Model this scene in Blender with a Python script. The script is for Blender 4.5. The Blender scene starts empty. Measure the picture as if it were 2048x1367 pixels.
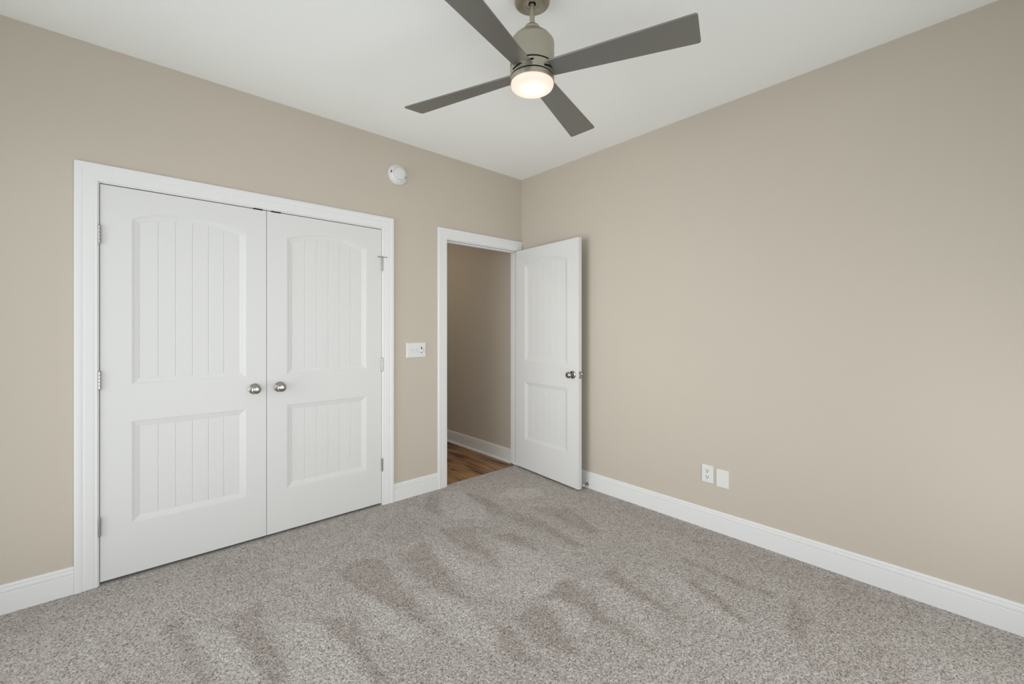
import bpy, bmesh, math, random
import numpy as np
from mathutils import Vector, Matrix

C = bpy.context.scene.collection
SC = bpy.context.scene
PI = math.pi

# ------------------------------------------------------------------ camera
YAW = 0.83961343
HC = 1.29997
cam_data = bpy.data.cameras.new('camera')
cam = bpy.data.objects.new('camera', cam_data)
C.objects.link(cam)
cam.location = (0, 0, HC)
cam.rotation_euler = (PI / 2, 0, YAW - PI / 2)
cam_data.sensor_fit = 'HORIZONTAL'
cam_data.sensor_width = 36.0
cam_data.lens = 36.0 * 862.2917 / 2048
cam_data.shift_y = -(683.5 - 658.99) / 2048
cam_data.clip_start = 0.02
SC.camera = cam

# ------------------------------------------------------------------ world, daylight, exposure
SC.view_settings.view_transform = 'Standard'
SC.view_settings.look = 'None'
SC.view_settings.gamma = 1.0
SC.view_settings.use_curve_mapping = False
SC.view_settings.exposure = 0.0
world = bpy.data.worlds.new('world')
SC.world = world
world.use_nodes = True
world.node_tree.nodes['Background'].inputs[0].default_value = (0.92, 0.96, 1.0, 1)
world.node_tree.nodes['Background'].inputs[1].default_value = 1.42


def area(name, loc, rot, sx, sy, watts, col):
    l = bpy.data.lights.new(name, 'AREA')
    l.shape = 'RECTANGLE'
    l.size, l.size_y = sx, sy
    l.energy = watts
    l.color = col
    o = bpy.data.objects.new(name, l)
    C.objects.link(o)
    o.location = loc
    o.rotation_euler = rot
    return o


# daylight boosted by lamps added in the unseen openings behind and left of the camera
DAY = (0.97, 0.99, 1.0)


def daylight_fill(name, loc, rot, sx, sy, watts, spread):
    o = area(name, loc, rot, sx, sy, watts, DAY)
    o.data.spread = math.radians(spread)
    return o


daylight_fill('daylight_fill_back_left', (-0.10, -0.56, 0.70), (PI / 2, 0, 0), 0.7, 0.9, 10.0, 165)
daylight_fill('daylight_fill_back_middle_low', (1.40, -0.56, 0.70), (PI / 2, 0, 0), 0.7, 0.9, 3.6, 110)
daylight_fill('daylight_fill_back_middle_high', (1.40, -0.56, 1.70), (PI / 2, 0, 0), 0.7, 0.9, 1.5, 80)
daylight_fill('daylight_fill_back_right', (2.10, -0.56, 0.70), (PI / 2, 0, 0), 0.7, 0.9, 5.4, 170)
daylight_fill('daylight_fill_side', (-0.76, 1.60, 1.20), (PI / 2, 0, -PI / 2), 0.8, 1.9, 5.5, 80)
daylight_fill('daylight_fill_side_far', (-0.76, 2.45, 1.15), (PI / 2, 0, -PI / 2), 0.7, 2.0, 6.0, 82)
# lamp further along the hall
area('hall_lamp', (1.75, 4.35, 2.68), (0, 0, 0), 0.3, 0.3, 9.5, (1.0, 0.84, 0.64))

# ------------------------------------------------------------------ constants of the room
X0, Y0, H = 2.843, 3.0292, 2.74      # right wall plane, closet wall plane, ceiling
XL, YB = -0.75, -0.55                # wall beside and wall behind the camera
WT = 0.115


# ------------------------------------------------------------------ helpers
def lin(c):
    c = c / 255.0
    return c / 12.92 if c <= 0.04045 else ((c + 0.055) / 1.055) ** 2.4


def rgb(r, g, b):
    return (lin(r), lin(g), lin(b), 1.0)


def mesh(name, verts, faces, mat, parent=None, loc=(0, 0, 0), smooth=None):
    me = bpy.data.meshes.new(name)
    me.from_pydata([tuple(v) for v in verts], [], faces)
    bm = bmesh.new()
    bm.from_mesh(me)
    bmesh.ops.recalc_face_normals(bm, faces=bm.faces[:])
    bm.to_mesh(me)
    bm.free()
    me.materials.append(mat)
    if smooth:
        for p in me.polygons:
            p.use_smooth = True
        me.set_sharp_from_angle(angle=math.radians(smooth))
    o = bpy.data.objects.new(name, me)
    C.objects.link(o)
    o.location = loc
    if parent:
        o.parent = parent
    return o


class MB:
    """collects shapes into one mesh"""

    def __init__(self):
        self.v, self.f = [], []

    def add(self, verts, faces, M=None):
        n = len(self.v)
        self.v += [tuple(M @ Vector(v)) if M is not None else tuple(v) for v in verts]
        self.f += [tuple(i + n for i in f) for f in faces]
        return self

    def box(self, a, b, M=None):
        x0, y0, z0 = a
        x1, y1, z1 = b
        v = [(x0, y0, z0), (x1, y0, z0), (x1, y1, z0), (x0, y1, z0), (x0, y0, z1), (x1, y0, z1), (x1, y1, z1), (x0, y1, z1)]
        f = [(0, 3, 2, 1), (4, 5, 6, 7), (0, 1, 5, 4), (1, 2, 6, 5), (2, 3, 7, 6), (3, 0, 4, 7)]
        return self.add(v, f, M)

    def lathe(self, prof, seg=48, M=None):
        """profile of (radius, height) about z"""
        v, f = [], []
        n = len(prof)
        for i in range(seg):
            a = 2 * PI * i / seg
            for r, z in prof:
                v.append((r * math.cos(a), r * math.sin(a), z))
        for i in range(seg):
            j = (i + 1) % seg
            for k in range(n - 1):
                f.append((i * n + k, j * n + k, j * n + k + 1, i * n + k + 1))
        for k, flip in ((0, True), (n - 1, False)):
            if prof[k][0] > 1e-6:
                c = [i * n + k for i in range(seg)]
                f.append(tuple(reversed(c)) if flip else tuple(c))
        # merge poles by tiny radius: profile ends at r=0 give degenerate quads, removed on build
        return self.add(v, f, M)

    def bevel_box(self, a, b, w, M=None, axis=2, side=1):
        """box whose far face along +axis side is shrunk by w over the last w of depth"""
        lo, hi = list(a), list(b)
        ax = axis
        u, v_ = [i for i in range(3) if i != ax]
        top = hi[ax] if side > 0 else lo[ax]
        bot = lo[ax] if side > 0 else hi[ax]
        mid = top - side * w
        rings = []
        for lev, ins in ((bot, 0), (mid, 0), (top, w)):
            ring = []
            for (su, sv) in ((0, 0), (1, 0), (1, 1), (0, 1)):
                p = [0, 0, 0]
                p[ax] = lev
                p[u] = (lo[u] + ins) if su == 0 else (hi[u] - ins)
                p[v_] = (lo[v_] + ins) if sv == 0 else (hi[v_] - ins)
                ring.append(tuple(p))
            rings.append(ring)
        verts = sum(rings, [])
        f = [(3, 2, 1, 0), (8, 9, 10, 11)]
        for r in range(2):
            for i in range(4):
                j = (i + 1) % 4
                f.append((r * 4 + i, r * 4 + j, r * 4 + 4 + j, r * 4 + 4 + i))
        return self.add(verts, f, M)

    def build(self, name, mat, parent=None, loc=(0, 0, 0), smooth=None):
        o = mesh(name, self.v, self.f, mat, parent, loc, None)
        bm = bmesh.new()
        bm.from_mesh(o.data)
        bmesh.ops.remove_doubles(bm, verts=bm.verts[:], dist=1e-6)
        bmesh.ops.dissolve_degenerate(bm, dist=1e-7, edges=bm.edges[:])
        bmesh.ops.recalc_face_normals(bm, faces=bm.faces[:])
        bm.to_mesh(o.data)
        bm.free()
        if smooth:
            for p in o.data.polygons:
                p.use_smooth = True
            o.data.set_sharp_from_angle(angle=math.radians(smooth))
        return o


def tag(o, label=None, cat=None, group=None, kind=None):
    if label:
        o['label'] = label
    if cat:
        o['category'] = cat
    if group:
        o['group'] = group
    if kind:
        o['kind'] = kind
    return o


def empty(name, loc, label, cat, group=None):
    o = bpy.data.objects.new(name, None)
    o.empty_display_size = 0.1
    C.objects.link(o)
    o.location = loc
    return tag(o, label, cat, group)


# ------------------------------------------------------------------ materials
def principled(name, col, rough=0.5, metal=0.0, spec=0.5):
    m = bpy.data.materials.new(name)
    m.use_nodes = True
    b = m.node_tree.nodes['Principled BSDF']
    b.inputs['Base Color'].default_value = col if len(col) == 4 else (*col, 1)
    b.inputs['Roughness'].default_value = rough
    b.inputs['Metallic'].default_value = metal
    b.inputs['Specular IOR Level'].default_value = spec
    return m, m.node_tree.nodes, m.node_tree.links, b


def painted(name, col, rough, bump_scale, bump_strength, vary=0.02, dist=0.001, spec=0.25):
    """painted surface: faint roller texture and a faint tone drift"""
    m, N, L, b = principled(name, col, rough, 0, spec)
    tc = N.new('ShaderNodeTexCoord')
    n1 = N.new('ShaderNodeTexNoise')
    n1.inputs['Scale'].default_value = bump_scale
    n1.inputs['Detail'].default_value = 3
    L.new(tc.outputs['Object'], n1.inputs['Vector'])
    bp = N.new('ShaderNodeBump')
    bp.inputs['Strength'].default_value = bump_strength
    bp.inputs['Distance'].default_value = dist
    L.new(n1.outputs['Fac'], bp.inputs['Height'])
    L.new(bp.outputs['Normal'], b.inputs['Normal'])
    n2 = N.new('ShaderNodeTexNoise')
    n2.inputs['Scale'].default_value = 3.0
    n2.inputs['Detail'].default_value = 2
    L.new(tc.outputs['Object'], n2.inputs['Vector'])
    mr = N.new('ShaderNodeMapRange')
    mr.inputs['To Min'].default_value = 1 - vary
    mr.inputs['To Max'].default_value = 1 + vary
    L.new(n2.outputs['Fac'], mr.inputs['Value'])
    mx = N.new('ShaderNodeMix')
    mx.data_type = 'RGBA'
    mx.blend_type = 'MULTIPLY'
    mx.inputs['Factor'].default_value = 1.0
    mx.inputs['A'].default_value = col if len(col) == 4 else (*col, 1)
    L.new(mr.outputs['Result'], mx.inputs['B'])
    L.new(mx.outputs['Result'], b.inputs['Base Color'])
    return m


M_wall = painted('wall_paint_beige', (0.530, 0.478, 0.402), 0.7, 260, 0.10, 0.012)
M_ceil = painted('ceiling_paint_white', (0.90, 0.91, 0.885), 0.85, 180, 0.12, 0.008)
M_trim = painted('trim_enamel_white', (0.745, 0.744, 0.734), 0.5, 40, 0.03, 0.006)
M_door = painted('door_enamel_white', (0.682, 0.680, 0.664), 0.55, 55, 0.04, 0.006)
M_plastic = principled('white_plastic', (0.70, 0.70, 0.68), 0.4)[0]
M_slot = principled('dark_slot', (0.03, 0.028, 0.025), 0.6)[0]
M_catch_gap = principled('black_catch_and_gap', (0.006, 0.006, 0.006), 0.7, 0.0, 0.15)[0]  # catch plates, and the painted shade in the fan gaps
M_chrome = principled('satin_nickel', (0.40, 0.38, 0.345), 0.2, 1.0)[0]
M_hinge = principled('hinge_nickel', (0.44, 0.43, 0.41), 0.34, 1.0)[0]
M_rubber = principled('white_rubber', (0.78, 0.78, 0.77), 0.6)[0]
M_closet = principled('closet_interior', (0.45, 0.42, 0.38), 0.8)[0]


def brushed(name, col, rough):
    m, N, L, b = principled(name, col, rough, 1.0)
    tc = N.new('ShaderNodeTexCoord')
    mp = N.new('ShaderNodeMapping')
    mp.inputs['Scale'].default_value = (4, 4, 900)
    L.new(tc.outputs['Object'], mp.inputs['Vector'])
    n = N.new('ShaderNodeTexNoise')
    n.inputs['Scale'].default_value = 1.0
    n.inputs['Detail'].default_value = 2
    L.new(mp.outputs['Vector'], n.inputs['Vector'])
    mr = N.new('ShaderNodeMapRange')
    mr.inputs['To Min'].default_value = rough - 0.08
    mr.inputs['To Max'].default_value = rough + 0.10
    L.new(n.outputs['Fac'], mr.inputs['Value'])
    L.new(mr.outputs['Result'], b.inputs['Roughness'])
    return m


M_nickel = brushed('brushed_nickel', (0.45, 0.425, 0.345), 0.36)
M_blade = principled('silver_grey_blade', (0.215, 0.215, 0.198), 0.36, 0.6)[0]


def lens_material():
    """frosted lamp lens, brightest over the lamp in its middle"""
    m = bpy.data.materials.new('frosted_lamp_lens')
    m.use_nodes = True
    N, L = m.node_tree.nodes, m.node_tree.links
    b = N['Principled BSDF']
    b.inputs['Base Color'].default_value = (0.30, 0.27, 0.25, 1)
    b.inputs['Roughness'].default_value = 0.35
    tc = N.new('ShaderNodeTexCoord')
    sep = N.new('ShaderNodeVectorMath')
    sep.operation = 'MULTIPLY'
    sep.inputs[1].default_value = (1, 1, 0)
    L.new(tc.outputs['Object'], sep.inputs[0])
    ln = N.new('ShaderNodeVectorMath')
    ln.operation = 'LENGTH'
    L.new(sep.outputs['Vector'], ln.inputs[0])
    mr = N.new('ShaderNodeMapRange')
    mr.inputs['From Min'].default_value = 0.02
    mr.inputs['From Max'].default_value = 0.094
    mr.inputs['To Min'].default_value = 1.0
    mr.inputs['To Max'].default_value = 0.0
    L.new(ln.outputs['Value'], mr.inputs['Value'])
    cr = N.new('ShaderNodeValToRGB')
    cr.color_ramp.elements[0].color = (1.02, 0.66, 0.53, 1)
    cr.color_ramp.elements[1].color = (16, 12, 8, 1)
    for p, c in ((0.06, (0.82, 0.58, 0.47, 1)), (0.30, (0.84, 0.68, 0.55, 1)), (0.60, (0.92, 0.82, 0.67, 1)), (0.80, (1.2, 1.1, 0.95, 1))):
        e = cr.color_ramp.elements.new(p)
        e.color = c
    L.new(mr.outputs['Result'], cr.inputs['Fac'])
    L.new(cr.outputs['Color'], b.inputs['Emission Color'])
    b.inputs['Emission Strength'].default_value = 1.0
    return m


M_lens = lens_material()


def carpet_material():
    m, N, L, b = principled('carpet_pile', (0.4, 0.38, 0.36), 0.95, 0, 0.1)
    b.inputs['Sheen Weight'].default_value = 0.15
    tc = N.new('ShaderNodeTexCoord')
    # tufts
    v = N.new('ShaderNodeTexVoronoi')
    v.inputs['Scale'].default_value = 205
    L.new(tc.outputs['Object'], v.inputs['Vector'])
    n = N.new('ShaderNodeTexNoise')
    n.inputs['Scale'].default_value = 180
    n.inputs['Detail'].default_value = 4
    n.inputs['Roughness'].default_value = 0.7
    L.new(tc.outputs['Object'], n.inputs['Vector'])
    sepc = N.new('ShaderNodeSeparateColor')
    L.new(v.outputs['Color'], sepc.inputs['Color'])
    # yarn colour: flecked, from dark taupe to pale grey
    cr = N.new('ShaderNodeValToRGB')
    cr.color_ramp.interpolation = 'LINEAR'
    els = cr.color_ramp.elements
    els[0].position, els[0].color = 0.0, (0.085, 0.072, 0.064, 1)
    els[1].position, els[1].color = 1.0, (0.60, 0.575, 0.545, 1)
    for p, c in ((0.14, (0.19, 0.168, 0.152, 1)), (0.30, (0.32, 0.298, 0.278, 1)), (0.65, (0.43, 0.408, 0.384, 1))):
        e = els.new(p)
        e.color = c
    mixf = N.new('ShaderNodeMath')
    mixf.operation = 'MULTIPLY_ADD'
    L.new(n.outputs['Fac'], mixf.inputs[0])
    mixf.inputs[1].default_value = 0.9
    sub = N.new('ShaderNodeMath')
    sub.operation = 'MULTIPLY_ADD'
    L.new(sepc.outputs['Red'], sub.inputs[0])
    sub.inputs[1].default_value = 0.75
    sub.inputs[2].default_value = -0.33
    L.new(sub.outputs['Value'], mixf.inputs[2])
    L.new(mixf.outputs['Value'], cr.inputs['Fac'])
    # lay of the pile left by the vacuum cleaner
    at = N.new('ShaderNodeAttribute')
    at.attribute_name = 'pile_lay'
    n3 = N.new('ShaderNodeTexNoise')
    n3.inputs['Scale'].default_value = 14
    n3.inputs['Detail'].default_value = 3
    L.new(tc.outputs['Object'], n3.inputs['Vector'])
    nm = N.new('ShaderNodeMapRange')
    nm.inputs['To Min'].default_value = -0.40
    nm.inputs['To Max'].default_value = 0.40
    L.new(n3.outputs['Fac'], nm.inputs['Value'])
    ad = N.new('ShaderNodeMath')
    ad.operation = 'ADD'
    ad.use_clamp = True
    L.new(at.outputs['Fac'], ad.inputs[0])
    L.new(nm.outputs['Result'], ad.inputs[1])
    lay = N.new('ShaderNodeMix')
    lay.data_type = 'RGBA'
    L.new(ad.outputs['Value'], lay.inputs['Factor'])
    lay.inputs['A'].default_value = (1.18, 1.175, 1.165, 1)
    lay.inputs['B'].default_value = (0.83, 0.775, 0.742, 1)
    mx = N.new('ShaderNodeMix')
    mx.data_type = 'RGBA'
    mx.blend_type = 'MULTIPLY'
    mx.inputs['Factor'].default_value = 1
    L.new(cr.outputs['Color'], mx.inputs['A'])
    L.new(lay.outputs['Result'], mx.inputs['B'])
    L.new(mx.outputs['Result'], b.inputs['Base Color'])
    bp = N.new('ShaderNodeBump')
    bp.inputs['Strength'].default_value = 0.35
    bp.inputs['Distance'].default_value = 0.002
    hs = N.new('ShaderNodeMath')
    hs.operation = 'SUBTRACT'
    L.new(n.outputs['Fac'], hs.inputs[0])
    L.new(v.outputs['Distance'], hs.inputs[1])
    L.new(hs.outputs['Value'], bp.inputs['Height'])
    L.new(bp.outputs['Normal'], b.inputs['Normal'])
    return m


M_carpet = carpet_material()


def wood_material():
    m, N, L, b = principled('hall_plank_floor', (0.2, 0.1, 0.05), 0.42, 0, 0.4)
    tc = N.new('ShaderNodeTexCoord')
    mp = N.new('ShaderNodeMapping')
    mp.inputs['Rotation'].default_value = (0, 0, PI / 2)
    L.new(tc.outputs['Object'], mp.inputs['Vector'])
    br = N.new('ShaderNodeTexBrick')
    br.inputs['Scale'].default_value = 1.0
    br.inputs['Brick Width'].default_value = 1.2
    br.inputs['Row Height'].default_value = 0.18
    br.inputs['Mortar Size'].default_value = 0.0015
    br.inputs['Color1'].default_value = (0.42, 0.245, 0.115, 1)
    br.inputs['Color2'].default_value = (0.27, 0.155, 0.080, 1)
    br.inputs['Mortar'].default_value = (0.03, 0.017, 0.01, 1)
    br.offset = 0.37
    L.new(mp.outputs['Vector'], br.inputs['Vector'])
    mp2 = N.new('ShaderNodeMapping')
    mp2.inputs['Scale'].default_value = (6, 0.85, 1)
    L.new(tc.outputs['Object'], mp2.inputs['Vector'])
    n = N.new('ShaderNodeTexNoise')
    n.inputs['Scale'].default_value = 2.1
    n.inputs['Detail'].default_value = 6
    n.inputs['Roughness'].default_value = 0.62
    n.inputs['Distortion'].default_value = 0.6
    L.new(mp2.outputs['Vector'], n.inputs['Vector'])
    cr = N.new('ShaderNodeValToRGB')
    e = cr.color_ramp.elements
    e[0].position, e[0].color = 0.36, (0.16, 0.12, 0.10, 1)
    e[1].position, e[1].color = 0.66, (1.22, 1.2, 1.15, 1)
    k = e.new(0.46)
    k.color = (0.80, 0.76, 0.72, 1)
    L.new(n.outputs['Fac'], cr.inputs['Fac'])
    mx = N.new('ShaderNodeMix')
    mx.data_type = 'RGBA'
    mx.blend_type = 'MULTIPLY'
    mx.inputs['Factor'].default_value = 1
    L.new(br.outputs['Color'], mx.inputs['A'])
    L.new(cr.outputs['Color'], mx.inputs['B'])
    L.new(mx.outputs['Result'], b.inputs['Base Color'])
    return m


M_wood = wood_material()

# ------------------------------------------------------------------ the setting: floor
VAC = [  # darker strokes of pile laid over by the vacuum cleaner, in floor metres
    [(0.861, 2.391), (1.028, 2.38), (1.09, 2.275), (1.04, 2.073), (1.032, 1.832), (1.005, 1.664), (1.0, 1.536), (0.982, 1.667), (0.948, 1.777), (0.898, 2.025), (0.841, 2.222)],
    [(1.163, 2.281), (1.35, 2.323), (1.423, 2.275), (1.356, 2.13), (1.282, 1.917), (1.239, 1.79), (1.251, 1.621), (1.184, 1.774), (1.152, 1.908), (1.148, 2.037)],
    [(1.521, 2.419), (1.72, 2.289), (1.627, 2.134), (1.59, 1.989), (1.524, 1.731), (1.518, 2.015), (1.487, 2.201)],
    [(1.732, 2.338), (1.765, 2.116), (1.856, 2.035), (1.864, 1.947), (1.817, 1.8), (1.789, 1.579), (1.755, 1.603), (1.743, 1.82), (1.731, 2.075), (1.705, 2.302)],
    [(2.025, 2.332), (2.095, 2.224), (2.116, 2.024), (2.058, 1.664), (2.001, 1.667), (2.006, 1.919), (1.962, 2.151)],
    [(2.207, 2.262), (2.411, 2.055), (2.335, 1.857), (2.28, 1.691), (2.212, 1.68), (2.208, 1.971)],
    [(1.72, 1.487), (1.705, 1.344), (1.636, 1.202), (1.622, 1.026), (1.61, 0.905), (1.585, 0.906), (1.583, 1.045), (1.567, 1.195), (1.583, 1.318), (1.546, 1.422), (1.504, 1.455)],
    [(1.866, 1.381), (2.006, 1.384), (1.936, 1.263), (1.909, 1.145), (1.875, 0.91), (1.846, 0.91), (1.859, 1.116), (1.856, 1.248)],
    [(1.312, 1.433), (1.433, 1.462), (1.465, 1.404), (1.424, 1.245), (1.373, 1.144), (1.374, 1.077), (1.326, 1.131), (1.289, 1.222), (1.294, 1.345)],
    [(1.213, 1.482), (1.247, 1.416), (1.2, 1.247), (1.182, 1.157), (1.133, 1.286), (1.126, 1.376)],
    [(2.379, 1.19), (2.375, 0.839), (2.388, 0.683), (2.351, 0.685), (2.319, 0.855), (2.33, 1.149)],
    [(2.228, 1.068), (2.135, 0.852), (2.081, 0.725), (2.043, 0.732), (2.074, 0.853), (2.146, 1.045)],
    [(0.32, 2.248), (0.487, 2.357), (0.461, 2.152), (0.457, 1.851), (0.45, 1.723), (0.362, 1.803), (0.371, 1.98), (0.345, 2.135)],
    [(0.106, 2.501), (0.197, 2.433), (0.202, 2.206), (0.245, 1.907), (0.198, 1.95), (0.167, 2.2)],
    [(0.628, 2.046), (0.776, 1.914), (0.73, 1.754), (0.731, 1.472), (0.683, 1.514), (0.679, 1.778)],
    [(1.782, 2.951), (1.972, 2.85), (1.804, 2.671), (1.642, 2.586), (1.607, 2.73)],
    [(2.017, 2.81), (2.074, 2.689), (2.066, 2.437), (1.981, 2.282), (1.929, 2.384), (1.915, 2.573)],
    [(2.4, 0.656), (2.329, 0.548), (2.07, 0.53), (2.098, 0.583)],
]
VAC_SOFT = [  # broad faintly darker patches
    [(1.319, 2.769), (1.512, 2.703), (1.573, 2.541), (1.395, 2.369), (1.226, 2.435), (1.139, 2.598)],
    [(0.307, 2.922), (0.578, 2.82), (0.61, 2.52), (0.455, 2.428), (0.315, 2.608)],
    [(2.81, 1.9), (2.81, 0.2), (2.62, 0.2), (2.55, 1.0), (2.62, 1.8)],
    [(2.806, 0.518), (2.81, 0.455), (2.159, 0.19), (1.899, 0.423), (2.104, 0.561)],
]
LIGHT = [  # strokes where the pile stands towards the room
    [(1.661, 2.21), (1.708, 2.062), (1.678, 1.879), (1.652, 1.617), (1.728, 1.473), (1.811, 1.678), (1.779, 1.858)],
    [(1.392, 2.181), (1.423, 2.107), (1.458, 1.81), (1.506, 1.71), (1.515, 1.483), (1.356, 1.625), (1.316, 1.843), (1.341, 2.015)],
    [(1.411, 2.398), (1.407, 2.216), (1.324, 1.989), (1.306, 2.046)],
    [(1.913, 2.961), (2.021, 2.864), (1.967, 2.526), (1.862, 2.313), (1.676, 2.481), (1.71, 2.72)],
    [(2.363, 2.646), (2.543, 2.484), (2.454, 2.348), (2.271, 2.405), (2.151, 2.579)],
    [(1.509, 1.45), (1.426, 1.193), (1.515, 1.155), (1.574, 1.311)],
    [(1.755, 1.425), (1.722, 1.275), (1.692, 1.07), (1.63, 0.905), (1.776, 1.053), (1.85, 1.247), (1.862, 1.378)],
    [(1.691, 1.994), (1.812, 1.774), (1.731, 1.514), (1.543, 1.462), (1.379, 1.526), (1.445, 1.704)],
    [(1.074, 1.905), (1.183, 1.769), (1.202, 1.427), (1.115, 1.324), (1.035, 1.496), (1.052, 1.653)],
    [(0.834, 2.12), (0.923, 1.895), (0.96, 1.644), (0.856, 1.604), (0.814, 1.836)],
    [(0.51, 2.108), (0.645, 1.986), (0.671, 1.758), (0.675, 1.522), (0.464, 1.711)],
    [(0.219, 2.339), (0.316, 2.222), (0.359, 2.002), (0.385, 1.782), (0.263, 1.891)],
    [(2.093, 1.286), (2.192, 1.164), (2.095, 0.957), (2.012, 0.701), (1.948, 0.801), (2.024, 1.075)],
]


def poly_sd(px, py, poly):
    """signed distance, negative inside"""
    d = 1e9
    inside = False
    n = len(poly)
    for i in range(n):
        x1, y1 = poly[i]
        x2, y2 = poly[(i + 1) % n]
        ex, ey = x2 - x1, y2 - y1
        wx, wy = px - x1, py - y1
        t = max(0, min(1, (wx * ex + wy * ey) / (ex * ex + ey * ey + 1e-12)))
        dx, dy = wx - ex * t, wy - ey * t
        d = min(d, dx * dx + dy * dy)
        if (y1 > py) != (y2 > py) and px < (x2 - x1) * (py - y1) / (y2 - y1 + 1e-12) + x1:
            inside = not inside
    d = math.sqrt(d)
    return -d if inside else d


def build_floor():
    """dense pile: tufts stand as real relief, the vacuum strokes are stored as the lay of the pile"""
    cs = 0.014
    cx, cy = int(round((X0 - XL) / cs)) + 1, int(round((Y0 - YB) / cs)) + 1
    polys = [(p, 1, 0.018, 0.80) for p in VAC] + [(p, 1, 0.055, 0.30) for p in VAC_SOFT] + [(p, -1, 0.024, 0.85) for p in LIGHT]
    boxes = [(min(x for x, y in p[0]) - .08, max(x for x, y in p[0]) + .08, min(y for x, y in p[0]) - .08, max(y for x, y in p[0]) + .08) for p in polys]
    coarse = np.full((cy, cx), 0.4)
    for j in range(cy):
        y = YB + (Y0 - YB) * j / (cy - 1)
        for i in range(cx):
            x = XL + (X0 - XL) * i / (cx - 1)
            v = 0.36 + 0.10 * max(0.0, min(1.0, (y - 1.7) / 0.6))
            for (poly, sgn, w, amt), bx in zip(polys, boxes):
                if not (bx[0] < x < bx[1] and bx[2] < y < bx[3]):
                    continue
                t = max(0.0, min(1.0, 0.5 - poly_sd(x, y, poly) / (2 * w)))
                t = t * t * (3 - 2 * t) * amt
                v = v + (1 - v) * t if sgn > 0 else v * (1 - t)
            coarse[j, i] = v
    step = 0.0032
    nx, ny = int((X0 - XL) / step), int((Y0 - YB) / step)
    xs = np.linspace(XL, X0, nx)
    ys = np.linspace(YB, Y0, ny)
    gi = (xs - XL) / (X0 - XL) * (cx - 1)
    gj = (ys - YB) / (Y0 - YB) * (cy - 1)
    i0 = np.minimum(gi.astype(int), cx - 2)
    j0 = np.minimum(gj.astype(int), cy - 2)
    fi, fj = (gi - i0)[None, :], (gj - j0)[:, None]
    A = coarse[j0][:, i0] * (1 - fi) + coarse[j0][:, i0 + 1] * fi
    B = coarse[j0 + 1][:, i0] * (1 - fi) + coarse[j0 + 1][:, i0 + 1] * fi
    lay = A * (1 - fj) + B * fj
    rng = np.random.default_rng(7)

    def smooth_noise(sig):
        n = rng.standard_normal((ny, nx))
        ky = np.fft.fftfreq(ny, step)[:, None]
        kx = np.fft.rfftfreq(nx, step)[None, :]
        f = np.fft.rfft2(n) * np.exp(-2 * (PI * sig) ** 2 * (kx ** 2 + ky ** 2))
        n = np.fft.irfft2(f, s=(ny, nx))
        return n / n.std()
    tuft = smooth_noise(0.0022) + 0.20 * smooth_noise(0.007)
    z = 0.0013 * np.tanh(tuft * 0.9) - 0.0028 * np.clip(-tuft - 1.15, 0, 1)
    z[:2, :] = z[-2:, :] = 0.0
    z[:, :2] = z[:, -2:] = 0.0
    co = np.empty((ny, nx, 3), dtype=np.float32)
    co[..., 0] = xs[None, :]
    co[..., 1] = ys[:, None]
    co[..., 2] = z
    jit = rng.uniform(-0.3, 0.3, (ny, nx, 2)) * step
    co[1:-1, 1:-1, :2] += jit[1:-1, 1:-1]
    idx = np.arange(ny * nx, dtype=np.int32).reshape(ny, nx)
    quads = np.stack([idx[:-1, :-1], idx[:-1, 1:], idx[1:, 1:], idx[1:, :-1]], -1).reshape(-1, 4)
    # tongue of carpet in the doorway and strip under the closet doors
    ev, ef, n = [], [], ny * nx
    for (xa, xb, ya, yb) in ((1.992, 2.803, Y0, 3.058), (-0.098, 1.4185, Y0, Y0 + 0.7)):
        ef.append((n, n + 1, n + 2, n + 3))
        ev += [(xa, ya, 0), (xb, ya, 0), (xb, yb, 0), (xa, yb, 0)]
        n += 4
    co = np.concatenate([co.reshape(-1, 3), np.array(ev, dtype=np.float32)])
    quads = np.concatenate([quads, np.array(ef, dtype=np.int32)])
    lay = np.concatenate([lay.reshape(-1), np.full(len(ev), 0.35)]).astype(np.float32)
    me = bpy.data.meshes.new('floor')
    me.vertices.add(len(co))
    me.vertices.foreach_set('co', co.ravel())
    me.loops.add(quads.size)
    me.loops.foreach_set('vertex_index', quads.ravel())
    me.polygons.add(len(quads))
    me.polygons.foreach_set('loop_start', np.arange(0, quads.size, 4, dtype=np.int32))
    me.update(calc_edges=True)
    me.polygons.foreach_set('use_smooth', np.ones(len(quads), dtype=bool))
    at = me.attributes.new('pile_lay', 'FLOAT', 'POINT')
    at.data.foreach_set('value', lay)
    me.materials.append(M_carpet)
    me.validate()
    o = bpy.data.objects.new('floor', me)
    C.objects.link(o)
    return tag(o, 'taupe and grey flecked carpet with vacuum strokes across the whole bedroom floor', 'floor', kind='structure')


build_floor()

# floor of the hall beyond the doorway
hall = mesh('floor_hall', [(-0.6, 3.058, -0.012), (X0, 3.058, -0.012), (X0, 5.6, -0.012), (-0.6, 5.6, -0.012)], [(0, 1, 2, 3)], M_wood)
tag(hall, 'brown rustic wood plank floor seen through the open doorway', 'floor', kind='structure')

# ------------------------------------------------------------------ walls, ceiling
DJ0, DJ1, DJT = 1.992, 2.803, 2.047           # doorway jamb faces and head
CJ0, CJ1, CJT = -0.098, 1.4185, 2.0465        # closet jamb faces and head
JT = 0.018                                    # jamb board thickness
Y1 = Y0 + WT

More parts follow.
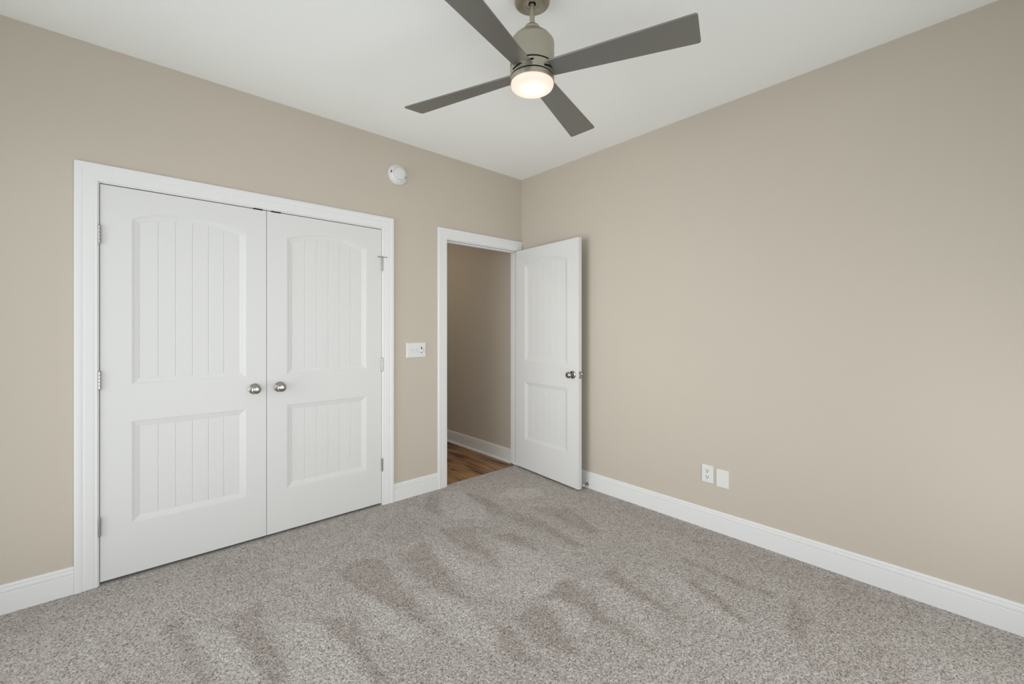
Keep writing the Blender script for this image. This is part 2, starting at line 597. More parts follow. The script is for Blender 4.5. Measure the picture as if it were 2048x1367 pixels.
b = MB()
b.box((XL - 0.12, Y0, 0), (CJ0 - JT, Y1, H))
b.box((CJ0 - JT, Y0, CJT + JT), (CJ1 + JT, Y1, H))
b.box((CJ1 + JT, Y0, 0), (DJ0 - JT, Y1, H))
b.box((DJ0 - JT, Y0, DJT + JT), (DJ1 + JT, Y1, H))
b.box((DJ1 + JT, Y0, 0), (X0 + 0.001, Y1, H))
tag(b.build('wall_left', M_wall), 'beige wall holding the white closet doors and the doorway', 'wall', kind='structure')

b = MB()
b.box((X0, YB - 0.12, -0.02), (X0 + 0.12, 5.7, H))
tag(b.build('wall_right', M_wall), 'long bare beige wall behind the open door with two plates low down', 'wall', kind='structure')

WZ0, WZ1 = 0.13, 2.17
BX0, BX1 = -0.46, 2.46                        # glazed opening behind the viewer
SY0, SY1 = -0.40, 2.90                         # glazed opening in the side wall
b = MB()
b.box((XL - 0.12, YB - 0.12, 0), (BX0, YB, H))
b.box((BX1, YB - 0.12, 0), (X0, YB, H))
b.box((BX0, YB - 0.12, 0), (BX1, YB, WZ0))
b.box((BX0, YB - 0.12, WZ1), (BX1, YB, H))
tag(b.build('wall_back', M_ceil), 'white window wall behind the viewer', 'wall', kind='structure')

b = MB()
b.box((XL - 0.12, YB, 0), (XL, SY0, H))
b.box((XL - 0.12, SY1, 0), (XL, Y0, H))
b.box((XL - 0.12, SY0, 0), (XL, SY1, WZ0))
b.box((XL - 0.12, SY0, WZ1), (XL, SY1, H))
tag(b.build('wall_side', M_ceil), 'white window wall to the left of the viewer', 'wall', kind='structure')

b = MB()
b.box((XL - 0.12, YB - 0.12, H), (X0 + 0.12, 5.7, H + 0.1))
tag(b.build('ceiling', M_ceil), 'flat white ceiling above the fan', 'ceiling', kind='structure')

# closet interior and the unseen sides of the hall
b = MB()
b.box((-0.5, Y1 + 0.6, -0.01), (1.75, Y1 + 0.65, H))
b.box((-0.5, Y1, -0.01), (-0.45, Y1 + 0.6, H))
b.box((1.70, Y1, -0.01), (1.75, Y1 + 0.65, H))
tag(b.build('wall_closet', M_closet), 'walls inside the closet behind its doors', 'wall', kind='structure')
b = MB()
b.box((-0.7, 5.6, -0.02), (X0, 5.7, H))
b.box((-0.7, Y1 + 0.65, -0.02), (-0.6, 5.6, H))
tag(b.build('wall_hall', M_wall), 'beige walls closing the far end of the hall', 'wall', kind='structure')


# ------------------------------------------------------------------ window frames (beside and behind the viewer)
def window_frame(name, along, fixed, a0, a1, label):
    b = MB()
    for (u0, u1, z0, z1) in ((a0, a0 + .05, WZ0, WZ1), (a1 - .05, a1, WZ0, WZ1), (a0 + .05, a1 - .05, WZ0, WZ0 + .05), (a0 + .05, a1 - .05, WZ1 - .05, WZ1), (a0 + .05, a1 - .05, 1.42, 1.46)):
        if along == 'x':
            b.box((u0, fixed - .06, z0), (u1, fixed - .02, z1))
        else:
            b.box((fixed - .06, u0, z0), (fixed - .02, u1, z1))
    tag(b.build(name, M_trim), label, 'window', kind='structure')


window_frame('window_1', 'x', YB, BX0, BX1, 'white window frame in the wall behind the viewer')
window_frame('window_2', 'y', XL, SY0, SY1, 'white window frame in the wall left of the viewer')

# ------------------------------------------------------------------ baseboards
BASE = [(0.0, 0.0), (0.0135, 0.0), (0.0135, 0.094), (0.0122, 0.0962), (0.0085, 0.0978), (0.0118, 0.0998), (0.0122, 0.104), (0.0112, 0.114), (0.0092, 0.1170), (0.0055, 0.1186), (0.0080, 0.1206), (0.0078, 0.127), (0.0055, 0.1320), (0.0, 0.1335)]
SHOE = [(0.0135, -0.012), (0.029, -0.012), (0.0285, -0.005), (0.025, 0.002), (0.020, 0.006), (0.0135, 0.0075)]


def run(mbx, prof, p0, p1, out, z=0.0, sc=1.0):
    """profile of (out from the wall, height) drawn along the wall from p0 to p1"""
    n = len(prof)
    v = []
    for p in (p0, p1):
        for d, h in prof:
            v.append((p[0] + out[0] * d, p[1] + out[1] * d, z + h * sc))
    f = [(i, (i + 1) % n, n + (i + 1) % n, n + i) for i in range(n)]
    f += [tuple(range(n)), tuple(range(2 * n - 1, n - 1, -1))]
    mbx.add(v, f)


b = MB()
run(b, BASE, (XL, Y0), (-0.1885, Y0), (0, -1))
run(b, BASE, (1.5085, Y0), (1.8995, Y0), (0, -1))
tag(b.build('baseboard_left', M_trim, smooth=25), 'white baseboard under the closet wall, either side of the closet casing', 'baseboard', kind='structure')
b = MB()
run(b, BASE, (X0, Y0 - 0.001), (X0, YB), (-1, 0))
tag(b.build('baseboard_right', M_trim, smooth=25), 'long white baseboard along the bare right wall', 'baseboard', kind='structure')
b = MB()
run(b, BASE, (X0, Y1 + 0.018), (X0, 5.6), (-1, 0), -0.012)
run(b, SHOE, (X0, Y1 + 0.018), (X0, 5.6), (-1, 0), 0.0)
tag(b.build('baseboard_hall', M_trim, smooth=25), 'white baseboard with shoe moulding along the hall wall beyond the doorway', 'baseboard', kind='structure')

# ------------------------------------------------------------------ door casings and jambs
CASE = [(0.0, 0.0), (0.0, 0.0075), (0.003, 0.0095), (0.0085, 0.0095), (0.0105, 0.0083), (0.0135, 0.0096), (0.024, 0.0110), (0.042, 0.0125), (0.052, 0.0140), (0.0545, 0.0134), (0.058, 0.0150), (0.066, 0.0165), (0.078, 0.0175), (0.0835, 0.0165), (0.0855, 0.0140), (0.0855, 0.0)]


def casing(mbx, xl, xr, zt, y, ydir, clamp=None, prof=CASE):
    """mitred casing around an opening, inner edges at xl, xr, zt"""
    st = []
    for kind in range(4):
        ring = []
        for w, t in prof:
            x = xl - w if kind < 2 else xr + w
            if clamp is not None:
                x = min(x, clamp)
            z = 0.0 if kind in (0, 3) else zt + w
            ring.append((x, y + ydir * t, z))
        st.append(ring)
    n = len(prof)
    v = sum(st, [])
    f = []
    for s in range(3):
        for i in range(n):
            j = (i + 1) % n
            f.append((s * n + i, s * n + j, (s + 1) * n + j, (s + 1) * n + i))
    f += [tuple(range(n)), tuple(range(4 * n - 1, 3 * n - 1, -1))]
    mbx.add(v, f)


def jamb(mbx, x0, x1, zt, ya, yb):
    mbx.box((x0 - JT, ya, 0), (x0, yb, zt + JT))
    mbx.box((x1, ya, 0), (x1 + JT, yb, zt + JT))
    mbx.box((x0, ya, zt), (x1, yb, zt + JT))


b = MB()
casing(b, CJ0 - 0.0045, CJ1 + 0.0045, CJT + 0.006, Y0, -1)
jamb(b, CJ0, CJ1, CJT, Y0 + 0.0002, Y1)
t1 = b.build('trim_1', M_trim, smooth=25)
tag(t1, 'wide white moulded casing around the double closet doors', 'door casing', kind='structure')
for xa, xb in ((0.585, 0.635), (0.683, 0.738)):
    MB().box((xa, Y0 - 0.0016, CJT - 0.0066), (xb, Y0 + 0.0006, CJT + 0.0008)).build('catch_plate', M_catch_gap, t1)['label'] = 'black ball catch plate'

b = MB()
casing(b, DJ0 - 0.0065, DJ1 + 0.0065, DJT + 0.0065, Y0, -1, clamp=X0 - 0.0005)
casing(b, DJ0 - 0.0065, DJ1 + 0.0065, DJT + 0.0065, Y1, 1, clamp=X0 - 0.0005)
jamb(b, DJ0, DJ1, DJT, Y0 + 0.0002, Y1 - 0.0002)
# stop moulding the door closes against
b.box((DJ0, Y0 + 0.041, 0), (DJ0 + 0.010, Y0 + 0.075, DJT - 0.010))
b.box((DJ1 - 0.010, Y0 + 0.041, 0), (DJ1, Y0 + 0.075, DJT - 0.010))
b.box((DJ0, Y0 + 0.041, DJT - 0.010), (DJ1, Y0 + 0.075, DJT))
t2 = b.build('trim_2', M_trim, smooth=25)
tag(t2, 'narrow white casing and jamb around the open doorway in the corner', 'door casing', kind='structure')
MB().box((DJ0 - 0.0006, Y0 + 0.006, 0.896), (DJ0 + 0.0016, Y0 + 0.036, 0.956)).build('strike_plate', M_chrome, t2)['label'] = 'nickel strike plate'


# ------------------------------------------------------------------ panelled doors
def arch_z(x, xl, xr, zs, za, inset):
    """height of the arched panel top at x; outer arch springs at zs and peaks at za"""
    c = (xr - xl) / 2
    s = za - zs
    R = (c * c + s * s) / (2 * s)
    zc = za - R
    r = R - inset
    dx = x - (xl + xr) / 2
    return zc + math.sqrt(max(r * r - dx * dx, 0))


RING = [(0.0, 0.0), (0.002, 0.0018), (0.006, 0.0022), (0.0085, 0.0042), (0.013, 0.0052), (0.027, 0.0088), (0.031, 0.0102), (0.034, 0.0104)]


def panel_mesh(mbx, xl, xr, zb, zs, za, planks=6, nseg=20):
    """recessed plank panel; door face is y=0, recess goes to +y. za None = square top"""
    def outline(ins):
        pts = [(xl + ins, zb + ins), (xr - ins, zb + ins)]
        for k in range(nseg + 1):
            x = xr - ins + (xl - xr + 2 * ins) * k / nseg
            z = arch_z(x, xl, xr, zs, za, ins) if za else zs - ins
            pts.append((x, z))
        return pts
    rings = []
    for ins, d in RING:
        rings.append([(x, d, z) for x, z in outline(ins)])
    n = len(rings[0])
    v = sum(rings, [])
    f = []
    for r in range(len(rings) - 1):
        for i in range(n):
            j = (i + 1) % n
            f.append((r * n + i, r * n + j, (r + 1) * n + j, (r + 1) * n + i))
    mbx.add(v, f)
    ins, d = RING[-1]
    a, c = xl + ins - 0.001, xr - ins + 0.001
    zb2 = zb + ins - 0.001
    pw = (c - a) / planks
    g, gd = 0.0028, 0.0019
    xs = [(a, d - 0.0003)]
    for k in range(1, planks):
        xc = a + pw * k
        xs += [(xc - g, d - 0.0003), (xc - g * .3, d + gd), (xc + g * .3, d + gd), (xc + g, d - 0.0003)]
    xs.append((c, d - 0.0003))
    fine = []
    for k in range(len(xs) - 1):
        (xa, da), (xb, db) = xs[k], xs[k + 1]
        m = 3 if xb - xa > 0.02 else 1
        for q in range(m):
            fine.append((xa + (xb - xa) * q / m, da + (db - da) * q / m))
    fine.append(xs[-1])
    v, f = [], []
    for x, dd in fine:
        xx = min(max(x, xl + ins), xr - ins)
        zt = (arch_z(xx, xl, xr, zs, za, ins) if za else zs - ins) + 0.001
        v += [(x, dd, zb2), (x, dd, zt)]
    for k in range(len(fine) - 1):
        f.append((2 * k, 2 * k + 2, 2 * k + 3, 2 * k + 1))
    mbx.add(v, f)


def slab_mesh(mbx, x0, x1, z0, z1, th, p, nseg=20):
    """door slab with two openings in its y=0 face; p = xl, xr, lower zb, zt, upper zb, zs, za"""
    xl, xr, lb, lt, ub, us, ua = p
    def quad(xa, za_, xb, zb_):
        mbx.add([(xa, 0, za_), (xb, 0, za_), (xb, 0, zb_), (xa, 0, zb_)], [(0, 1, 2, 3)])
    quad(x0, z0, xl, z1)
    quad(xr, z0, x1, z1)
    quad(xl, z0, xr, lb)
    quad(xl, lt, xr, ub)
    for k in range(nseg):
        xa = xl + (xr - xl) * k / nseg
        xb = xl + (xr - xl) * (k + 1) / nseg
        mbx.add([(xa, 0, arch_z(xa, xl, xr, us, ua, 0)), (xb, 0, arch_z(xb, xl, xr, us, ua, 0)), (xb, 0, z1), (xa, 0, z1)], [(0, 1, 2, 3)])
    for q in ([(x0, 0, z0), (x0, th, z0), (x0, th, z1), (x0, 0, z1)], [(x1, 0, z0), (x1, th, z0), (x1, th, z1), (x1, 0, z1)],
              [(x0, 0, z0), (x1, 0, z0), (x1, th, z0), (x0, th, z0)], [(x0, 0, z1), (x1, 0, z1), (x1, th, z1), (x0, th, z1)],
              [(x0, th, z0), (x1, th, z0), (x1, th, z1), (x0, th, z1)]):
        mbx.add(q, [(0, 1, 2, 3)])


KNOB = [(0.0, -0.001), (0.0315, -0.001), (0.0325, 0.002), (0.0318, 0.006), (0.028, 0.009), (0.018, 0.0105), (0.0125, 0.013), (0.0115, 0.020), (0.0120, 0.028), (0.0155, 0.034), (0.0215, 0.039), (0.0262, 0.045), (0.0275, 0.051), (0.0262, 0.057), (0.0225, 0.0625), (0.0160, 0.0655), (0.0085, 0.0668), (0.0, 0.067)]


def knob(parent, x, z, y=0.0, back=False):
    M = Matrix.Translation((x, y, z)) @ Matrix.Rotation(-PI / 2 if back else PI / 2, 4, 'X')
    o = MB().lathe(KNOB, 40, M).build('door_knob', M_chrome, parent, smooth=40)
    o['label'] = 'satin nickel round knob'
    return o


def hinge(parent, x, z, y=-0.006):
    b = MB()
    for k in range(5):
        z0 = z - 0.0445 + k * 0.0178
        b.lathe([(0.0, z0), (0.0058, z0), (0.0064, z0 + .0008), (0.0064, z0 + .0164), (0.0058, z0 + .0172), (0.0, z0 + .0172)], 16, Matrix.Translation((x, y, 0)))
    for s in (-1, 1):
        zz = z + s * 0.0445
        b.lathe([(0.0, zz), (0.0040, zz), (0.0052, zz + s * .002), (0.0045, zz + s * .005), (0.0, zz + s * .0062)], 16, Matrix.Translation((x, y, 0)))
    b.box((x - 0.0012, y, z - 0.044), (x + 0.0012, 0.012, z + 0.044))
    o = b.build('hinge', M_hinge, parent, smooth=35)
    o['label'] = 'nickel butt hinge'
    return o


def closet_door(name, x0, x1, p, knob_x, hinge_x, label):
    b = MB()
    slab_mesh(b, x0, x1, 0.0165, 2.0412, 0.035, p)
    o = b.build(name, M_door, loc=(0, Y0 + 0.001, 0))
    tag(o, label, 'closet door', 'pair of closet doors', 'structure')
    xl, xr, lb, lt, ub, us, ua = p
    u = MB()
    panel_mesh(u, xl, xr, ub, us, ua)
    u.build('upper_panel', M_door, o)['label'] = 'arched upper panel of vertical planks'
    u = MB()
    panel_mesh(u, xl, xr, lb, lt, None)
    u.build('lower_panel', M_door, o)['label'] = 'square lower panel of vertical planks'
    knob(o, knob_x, 0.9375)
    hs = [hinge(o, hinge_x, z, -0.0075) for z in (1.785, 1.043, 0.300)]
    return o, hs


d1, h1 = closet_door('door_1', -0.0955, 0.6562, (0.0265, 0.5445, 0.283, 0.818, 1.0130, 1.8880, 1.9400), 0.591, -0.0975,
                     'left white closet door of the pair, the wider one in view, knob at its right edge')
d2, h2 = closet_door('door_2', 0.6590, 1.4160, (0.7755, 1.2985, 0.283, 0.818, 1.0150, 1.8870, 1.9390), 0.731, 1.4185,
                     'right white closet door of the pair, nearer the light switches, knob at its left edge')
# pin stop on the top hinge of the right closet door
b = MB()
yy = -0.0135
b.box((1.4185 - .026, yy - .002, 1.836), (1.4185 + .010, yy + .002, 1.8405))
b.box((1.4185 + .010, yy - .002, 1.8365), (1.4185 + .033, yy + .002, 1.8405))
b.lathe([(0, 0), (.0045, 0), (.0045, .008), (0, .008)], 14, Matrix.Translation((1.4185 - .028, yy, 1.838)) @ Matrix.Rotation(-PI / 2, 4, 'X'))
b.lathe([(0, 0), (.0045, 0), (.0045, .008), (0, .008)], 14, Matrix.Translation((1.4185 + .034, yy, 1.838)) @ Matrix.Rotation(-PI / 2, 4, 'X'))
b.lathe([(0, 1.834), (.009, 1.834), (.009, 1.8425), (0, 1.8425)], 16, Matrix.Translation((1.4185, -0.0075, 0)))
b.build('hinge_stop', M_hinge, h2[0], smooth=35)['label'] = 'nickel hinge pin door stop'

# the open bedroom door, swung into the room on its right-hand jamb
OPEN = math.radians(85.7)
PIN = (2.805, 3.017)
b = MB()
W = 0.806
# local frame: x runs from the pin (0) to the free edge (-W) when shut; the room face is y=+0.005, hall face y=+0.040
# built with its hall face as y=0, looking along -y, then turned about
xs0, xs1 = 0.002, W
pd = (0.128, 0.680, 0.283, 0.818, 1.0150, 1.8880, 1.9400)
slab_mesh(b, xs0, xs1, 0.0175, 2.0430, 0.035, pd)
door = b.build('door_3', M_door, loc=(PIN[0], PIN[1], 0))
tag(door, 'white panelled bedroom door standing open against the right wall', 'door', kind='structure')
# local +x must map to direction (-cos, -sin); local -y (the visible face normal) to (-sin, cos)
ux = Vector((-math.cos(OPEN), -math.sin(OPEN), 0))
uy = Vector((math.sin(OPEN), -math.cos(OPEN), 0))
R = Matrix((ux, uy, Vector((0, 0, 1)))).transposed().to_4x4()
door.matrix_world = Matrix.Translation(Vector((PIN[0], PIN[1], 0)) - uy * 0.040) @ R
u = MB()
panel_mesh(u, pd[0], pd[1], pd[4], pd[5], pd[6])
u.build('upper_panel', M_door, door)['label'] = 'arched upper panel of vertical planks'
u = MB()
panel_mesh(u, pd[0], pd[1], pd[2], pd[3], None)
u.build('lower_panel', M_door, door)['label'] = 'square lower panel of vertical planks'
knob(door, W - 0.062, 0.935)
knob(door, W - 0.062, 0.935, 0.035, True)
b = MB()
b.box((W - 0.0005, 0.006, 0.906), (W + 0.0012, 0.030, 0.964))
b.box((W, 0.012, 0.927), (W + 0.009, 0.024, 0.943))
b.build('latch_plate', M_chrome, door)['label'] = 'nickel latch plate on the door edge'
for z in (1.785, 1.043, 0.300):
    b = MB()
    b.lathe([(0, z - .0445), (.0064, z - .0445), (.0064, z + .0445), (0, z + .0445)], 16, Matrix.Translation((-0.001, 0.041, 0)))
    b.box((0.0005, 0.008, z - .0445), (0.0022, 0.041, z + .0445))
    b.build('hinge', M_hinge, door, smooth=35)['label'] = 'nickel butt hinge'

# ------------------------------------------------------------------ ceiling fan
FX, FY = 1.2998, 1.3193
fan = empty('ceiling_fan', (FX, FY, H), 'brushed nickel ceiling fan with four grey blades and a lit round lamp', 'ceiling fan')


def fz(prof):
    return [(r, z - H) for r, z in prof]


MB().lathe(fz([(0.0, 2.7398), (0.0755, 2.7398), (0.0765, 2.736), (0.0765, 2.706), (0.0745, 2.699), (0.069, 2.696), (0.034, 2.6945), (0.0335, 2.693), (0.031, 2.693), (0.0305, 2.6955), (0.0168, 2.6955), (0.0160, 2.699), (0.0, 2.699)]), 64).build('canopy', M_nickel, fan, smooth=35)
MB().lathe(fz([(0.0115, 2.6975), (0.0158, 2.6945), (0.0152, 2.6935), (0.0115, 2.6945)]), 32).build('canopy_socket', M_catch_gap, fan, smooth=35)['label'] = 'black socket around the rod'
MB().lathe(fz([(0.0, 2.700), (0.0108, 2.700), (0.0108, 2.600), (0.0, 2.600)]), 32).build('downrod', M_nickel, fan, smooth=35)
MB().lathe(fz([(0.0, 2.608), (0.0115, 2.608), (0.016, 2.6062), (0.022, 2.602), (0.0285, 2.5985), (0.033, 2.594), (0.0355, 2.588), (0.0362, 2.570), (0.0, 2.570)]), 40).build('coupling_cover', M_nickel, fan, smooth=40)
MB().lathe(fz([(0.0, 2.574), (0.036, 2.574), (0.047, 2.570), (0.061, 2.5615), (0.070, 2.555), (0.077, 2.5485), (0.082, 2.5425), (0.0845, 2.538), (0.0855, 2.5355), (0.0885, 2.5330), (0.0925, 2.5285), (0.0945, 2.522), (0.0945, 2.4225), (0.093, 2.4215), (0.0, 2.4215)]), 72).build('motor_housing', M_nickel, fan, smooth=30)
MB().lathe(fz([(0.0, 2.4222), (0.0932, 2.4222), (0.0932, 2.4155), (0.0, 2.4155)]), 64).build('motor_gap_shade', M_catch_gap, fan, smooth=30)['label'] = 'black disc painting the shade in the gap below the motor housing'  # nearly flush black disc stands in for the shade of this gap
MB().lathe(fz([(0.0, 2.4162), (0.0935, 2.4162), (0.0945, 2.4154), (0.0945, 2.3800), (0.0935, 2.3792), (0.0, 2.3792)]), 72).build('blade_hub', M_nickel, fan, smooth=30)
MB().lathe(fz([(0.0, 2.3796), (0.0932, 2.3796), (0.0932, 2.3735), (0.0, 2.3735)]), 64).build('hub_gap_shade', M_catch_gap, fan, smooth=30)['label'] = 'black disc painting the shade in the gap above the lamp ring'  # black filler disc, colour replaces the shade between hub and ring
MB().lathe(fz([(0.0, 2.3738), (0.0935, 2.3738), (0.0945, 2.3731), (0.0945, 2.3560), (0.0940, 2.3535), (0.0915, 2.3530), (0.0, 2.3530)]), 72).build('lamp_ring', M_nickel, fan, smooth=30)
lens = MB().lathe(fz([(0.0, 2.354), (0.0912, 2.354), (0.0916, 2.350), (0.0908, 2.344), (0.0880, 2.3385), (0.0830, 2.3345), (0.0760, 2.3322), (0.060, 2.3308), (0.040, 2.3300), (0.020, 2.3296), (0.0, 2.3295)]), 72).build('lamp_lens', M_lens, fan, smooth=60)
lens['label'] = 'glowing frosted lamp lens'

BL = dict(zb=2.399, Rt=0.6609, wt=-0.0707, wr=-0.0460, pit=-0.1827, th=-1.2205, off=-0.0029, dr=-0.0208, tx=0.031, ty=0.031)


def fan_blade(k):
    q = BL
    ang = q['th'] + k * PI / 2
    u = Vector((math.cos(ang), math.sin(ang), 0))
    v = Vector((-math.sin(ang), math.cos(ang), 0))
    wr_in = q['wr'] * 0.95

    def pt(r, s, w, dz):
        d = u * r + v * (q['off'] + s * w * math.cos(q['pit']))
        z = q['zb'] + s * w * math.sin(q['pit']) + q['dr'] * (r - .1) + d.x * q['tx'] + d.y * q['ty']
        return (d.x, d.y, z + dz - H)

    def hw(r):
        return q['wr'] + (q['wt'] - q['wr']) * (r - .1) / (q['Rt'] - .1)
    rc = 0.010
    outl = []
    for s in (-1, 1):
        side = []
        for r in (0.070, 0.1, 0.25, 0.4, 0.55, q['Rt'] - rc):
            side.append((r, s, hw(r)))
        for a in (30, 60, 90):
            t = math.radians(a)
            r = q['Rt'] - rc + rc * math.sin(t)
            w = hw(q['Rt'])
            side.append((r, s, w - math.copysign(rc * (1 - math.cos(t)), w)))
        outl.append(side)
    pts = outl[0] + outl[1][::-1]
    n = len(pts)
    T = 0.0028
    rings = [[pt(r, s, w * sc, dz) for r, s, w in pts] for dz, sc in ((-T, 0.985), (-T * .6, 1), (T * .6, 1), (T, 0.985))]
    vv = sum(rings, [])
    f = []
    for g in range(3):
        for i in range(n):
            j = (i + 1) % n
            f.append((g * n + i, g * n + j, (g + 1) * n + j, (g + 1) * n + i))
    half = n // 2
    for base, flip in ((0, False), (3 * n, True)):
        for i in range(half - 1):
            qd = (base + i, base + i + 1, base + n - 2 - i, base + n - 1 - i)
            f.append(qd)
    m = MB().add(vv, f)
    o = m.build('blade', M_blade, fan)
    # dark slot in the hub where the blade goes in
    sl = MB()
    ns = 14
    w = abs(hw(.1))
    ring_v, ring_f = [], []
    for i in range(ns + 1):
        s = -1.06 + 2.12 * i / ns
        y = q['off'] + s * w
        r = math.sqrt(max(0.0949 ** 2 - y * y, 0.0))
        d = u * r + v * y
        z = q['zb'] + (s * math.copysign(w, q['wr'])) * math.sin(q['pit']) + d.x * q['tx'] + d.y * q['ty'] - H
        inn = d * 0.97
        ring_v += [(d.x, d.y, z - .0042), (d.x, d.y, z + .0042), (inn.x, inn.y, z + .0042), (inn.x, inn.y, z - .0042)]
    for i in range(ns):
        for e in range(4):
            g = (e + 1) % 4
            ring_f.append((i * 4 + e, i * 4 + g, (i + 1) * 4 + g, (i + 1) * 4 + e))
    ring_f += [(0, 1, 2, 3), (ns * 4 + 3, ns * 4 + 2, ns * 4 + 1, ns * 4)]
    sl.add(ring_v, ring_f).build('blade_slot', M_catch_gap, fan)['label'] = 'black slot a blade passes through'
    return o


for k in range(4):
    fan_blade(k)

# ------------------------------------------------------------------ smoke detector on the closet wall
det = empty('smoke_detector', (1.541, Y0, 2.477), 'round white smoke detector high on the wall above the doorway gap', 'smoke detector')
RX = Matrix.Rotation(PI / 2, 4, 'X')       # lathe axis z -> -y, out of the wall
MB().lathe([(0.0, 0.0), (0.0755, 0.0), (0.0760, 0.002), (0.0750, 0.012), (0.0715, 0.016), (0.0, 0.016)], 64, RX).build('base', M_plastic, det, smooth=35)
MB().lathe([(0.0, 0.015), (0.0660, 0.015), (0.0640, 0.021), (0.0575, 0.029), (0.0520, 0.033), (0.0485, 0.034), (0.0480, 0.0335), (0.0, 0.0335)], 64, RX).build('body', M_plastic, det, smooth=35)
MB().lathe([(0.0, 0.033), (0.0455, 0.033), (0.0460, 0.036), (0.0455, 0.045), (0.0425, 0.0495), (0.036, 0.0510), (0.0, 0.0515)], 64, RX).build('cover', M_plastic, det, smooth=35)
MB().lathe([(0.0, 0.0510), (0.0065, 0.0510), (0.0060, 0.0530), (0.0, 0.0532)], 24, RX @ Matrix.Translation((0.004, -0.020, 0))).build('test_button', M_plastic, det, smooth=35)
for a in (172, -12):
    t = math.radians(a)
    Ms = RX @ Matrix.Rotation(t, 4, 'Z') @ Matrix.Translation((0.0590, 0, 0.0255)) @ Matrix.Rotation(math.radians(48), 4, 'Y')
    MB().box((-0.0045, -0.0075, -0.0035), (0.0045, 0.0075, 0.0028), Ms).build('vent_slot', M_slot, det)['label'] = 'dark vent slot'

# ------------------------------------------------------------------ wall plates
SWX, SWZ = 1.703, 1.1405
sw = empty('light_switch', (SWX, Y0, SWZ), 'white three-gang switch plate between the closet and the doorway', 'light switch')
b = MB()
b.bevel_box((-0.0850, -0.0065, -0.0580), (0.0850, 0.0, 0.0580), 0.0035, axis=1, side=-1)
b.build('plate', M_plastic, sw)
for gx in (-0.046, 0.0):
    b = MB()
    b.box((gx - .0052, -0.0075, -.012), (gx + .0052, -0.0060, .012))
    b.build('toggle_slot', principled('slot_white', (0.6, 0.6, 0.58), 0.5)[0], sw)
    b = MB()
    b.add([(gx - .0040, -.006, -.0055), (gx + .0040, -.006, -.0055), (gx + .0040, -.006, .0055), (gx - .0040, -.006, .0055),
           (gx - .0034, -.0165, -.0100), (gx + .0034, -.0165, -.0100), (gx + .0034, -.0185, -.0040), (gx - .0034, -.0185, -.0040)],
          [(0, 1, 2, 3), (4, 5, 6, 7), (0, 1, 5, 4), (1, 2, 6, 5), (2, 3, 7, 6), (3, 0, 4, 7)])
    b.build('toggle', M_plastic, sw)
gx = 0.046
b = MB()
b.box((gx - .0045, -0.0073, -.024), (gx + .0045, -0.0060, .024))
b.build('slider_slot', M_slot, sw)['label'] = 'dark slider slot'
b = MB()
b.bevel_box((gx - .0075, -0.0180, -.016), (gx + .0050, -0.0060, .006), 0.0015, axis=1, side=-1)
b.build('slider', M_plastic, sw)
b = MB()
b.bevel_box((gx + .0075, -0.0110, -.010), (gx + .0125, -0.0060, .020), 0.001, axis=1, side=-1)
b.build('rocker', M_plastic, sw)
for gx in (-0.046, 0.0, 0.046):
    for zz in (-0.030, 0.030) if gx < 0.04 else (-0.048, 0.048):
        MB().lathe([(0.0, 0.0060), (0.0030, 0.0060), (0.0027, 0.0074), (0.0, 0.0076)], 14, RX @ Matrix.Translation((gx, zz, 0))).build('screw', M_plastic, sw, smooth=35)

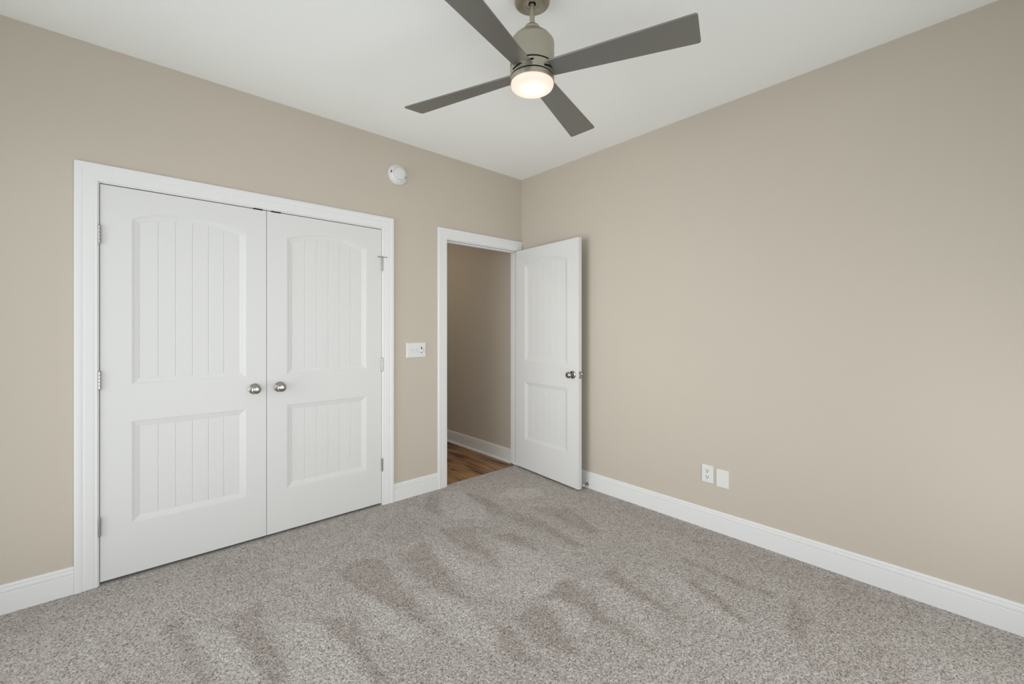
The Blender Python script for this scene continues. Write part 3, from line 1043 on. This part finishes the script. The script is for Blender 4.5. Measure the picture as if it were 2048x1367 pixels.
OYC = 1.2475
ou = empty('wall_outlet', (X0, OYC, 0.357), 'white duplex power outlet low on the right wall, left of the blank plate', 'outlet')
RY = Matrix.Rotation(-PI / 2, 4, 'Y')      # lathe axis z -> -x, out of the right wall
b = MB()
b.bevel_box((-0.0060, -0.0375, -0.0572), (0.0, 0.0375, 0.0572), 0.003, axis=0, side=-1)
b.build('plate', M_plastic, ou)
for zc in (0.0195, -0.0195):
    pr = []
    for a in range(40):
        t = 2 * PI * a / 40
        pr.append((max(-0.0168, min(0.0168, 0.0172 * math.cos(t))), max(-0.0142, min(0.0142, 0.0172 * math.sin(t)))))
    v = [(-0.0055, y, z + zc) for y, z in pr] + [(-0.0075, y, z + zc) for y, z in pr]
    f = [tuple(range(40)), tuple(range(79, 39, -1))] + [(i, (i + 1) % 40, 40 + (i + 1) % 40, 40 + i) for i in range(40)]
    rc = MB().add(v, f).build('receptacle', M_plastic, ou)
    b = MB()
    b.box((-0.0079, 0.0050, zc - 0.0015), (-0.0070, 0.0084, zc + 0.0090))
    b.box((-0.0079, -0.0084, zc - 0.0005), (-0.0070, -0.0050, zc + 0.0080))
    b.lathe([(0.0, 0.0070), (0.0036, 0.0070), (0.0036, 0.0079), (0.0, 0.0079)], 14, RY @ Matrix.Translation((zc - 0.0075, 0, 0)))
    b.build('socket_holes', M_slot, rc)['label'] = 'dark plug holes'
MB().lathe([(0.0, 0.0058), (0.0032, 0.0058), (0.0028, 0.0070), (0.0, 0.0072)], 14, RY).build('screw', M_plastic, ou, smooth=35)

bp_ = empty('blank_plate', (X0, 1.1525, 0.3475), 'white blank cover plate low on the right wall, right of the power outlet', 'wall plate')
b = MB()
b.bevel_box((-0.0060, -0.0385, -0.0572), (0.0, 0.0385, 0.0572), 0.003, axis=0, side=-1)
b.build('plate', M_plastic, bp_)
for zz in (0.042, -0.042):
    MB().lathe([(0.0, 0.0058), (0.0034, 0.0058), (0.0030, 0.0072), (0.0, 0.0074)], 14, RY @ Matrix.Translation((zz, 0, 0))).build('screw', M_plastic, bp_, smooth=35)

# ------------------------------------------------------------------ spring door stop on the right baseboard
ds = empty('door_stop', (X0 - 0.0135, 2.222, 0.036), 'small metal door stop with white tip on the baseboard by the open door', 'door stop')
MB().lathe([(0.0, 0.0), (0.0125, 0.0), (0.0125, 0.0015), (0.0085, 0.005), (0.0060, 0.007), (0.0, 0.007)], 24, RY).build('mount', M_chrome, ds, smooth=35)
b = MB()
seg, turns, L_, rr, rw = 16, 14, 0.044, 0.0046, 0.0011
vv, ff = [], []
nn = turns * seg
for i in range(nn + 1):
    a = 2 * PI * i / seg
    x = -0.006 - L_ * i / nn
    for q in range(6):
        t = 2 * PI * q / 6
        rad = rr + rw * math.cos(t)
        vv.append((x + rw * math.sin(t), rad * math.cos(a), rad * math.sin(a)))
for i in range(nn):
    for q in range(6):
        g = (q + 1) % 6
        ff.append((i * 6 + q, i * 6 + g, (i + 1) * 6 + g, (i + 1) * 6 + q))
b.add(vv, ff).build('spring', M_chrome, ds, smooth=60)
MB().lathe([(0.0, 0.047), (0.0070, 0.047), (0.0078, 0.050), (0.0075, 0.058), (0.0060, 0.0605), (0.0, 0.061)], 24, RY).build('tip', M_rubber, ds, smooth=35)['label'] = 'white rubber tip'
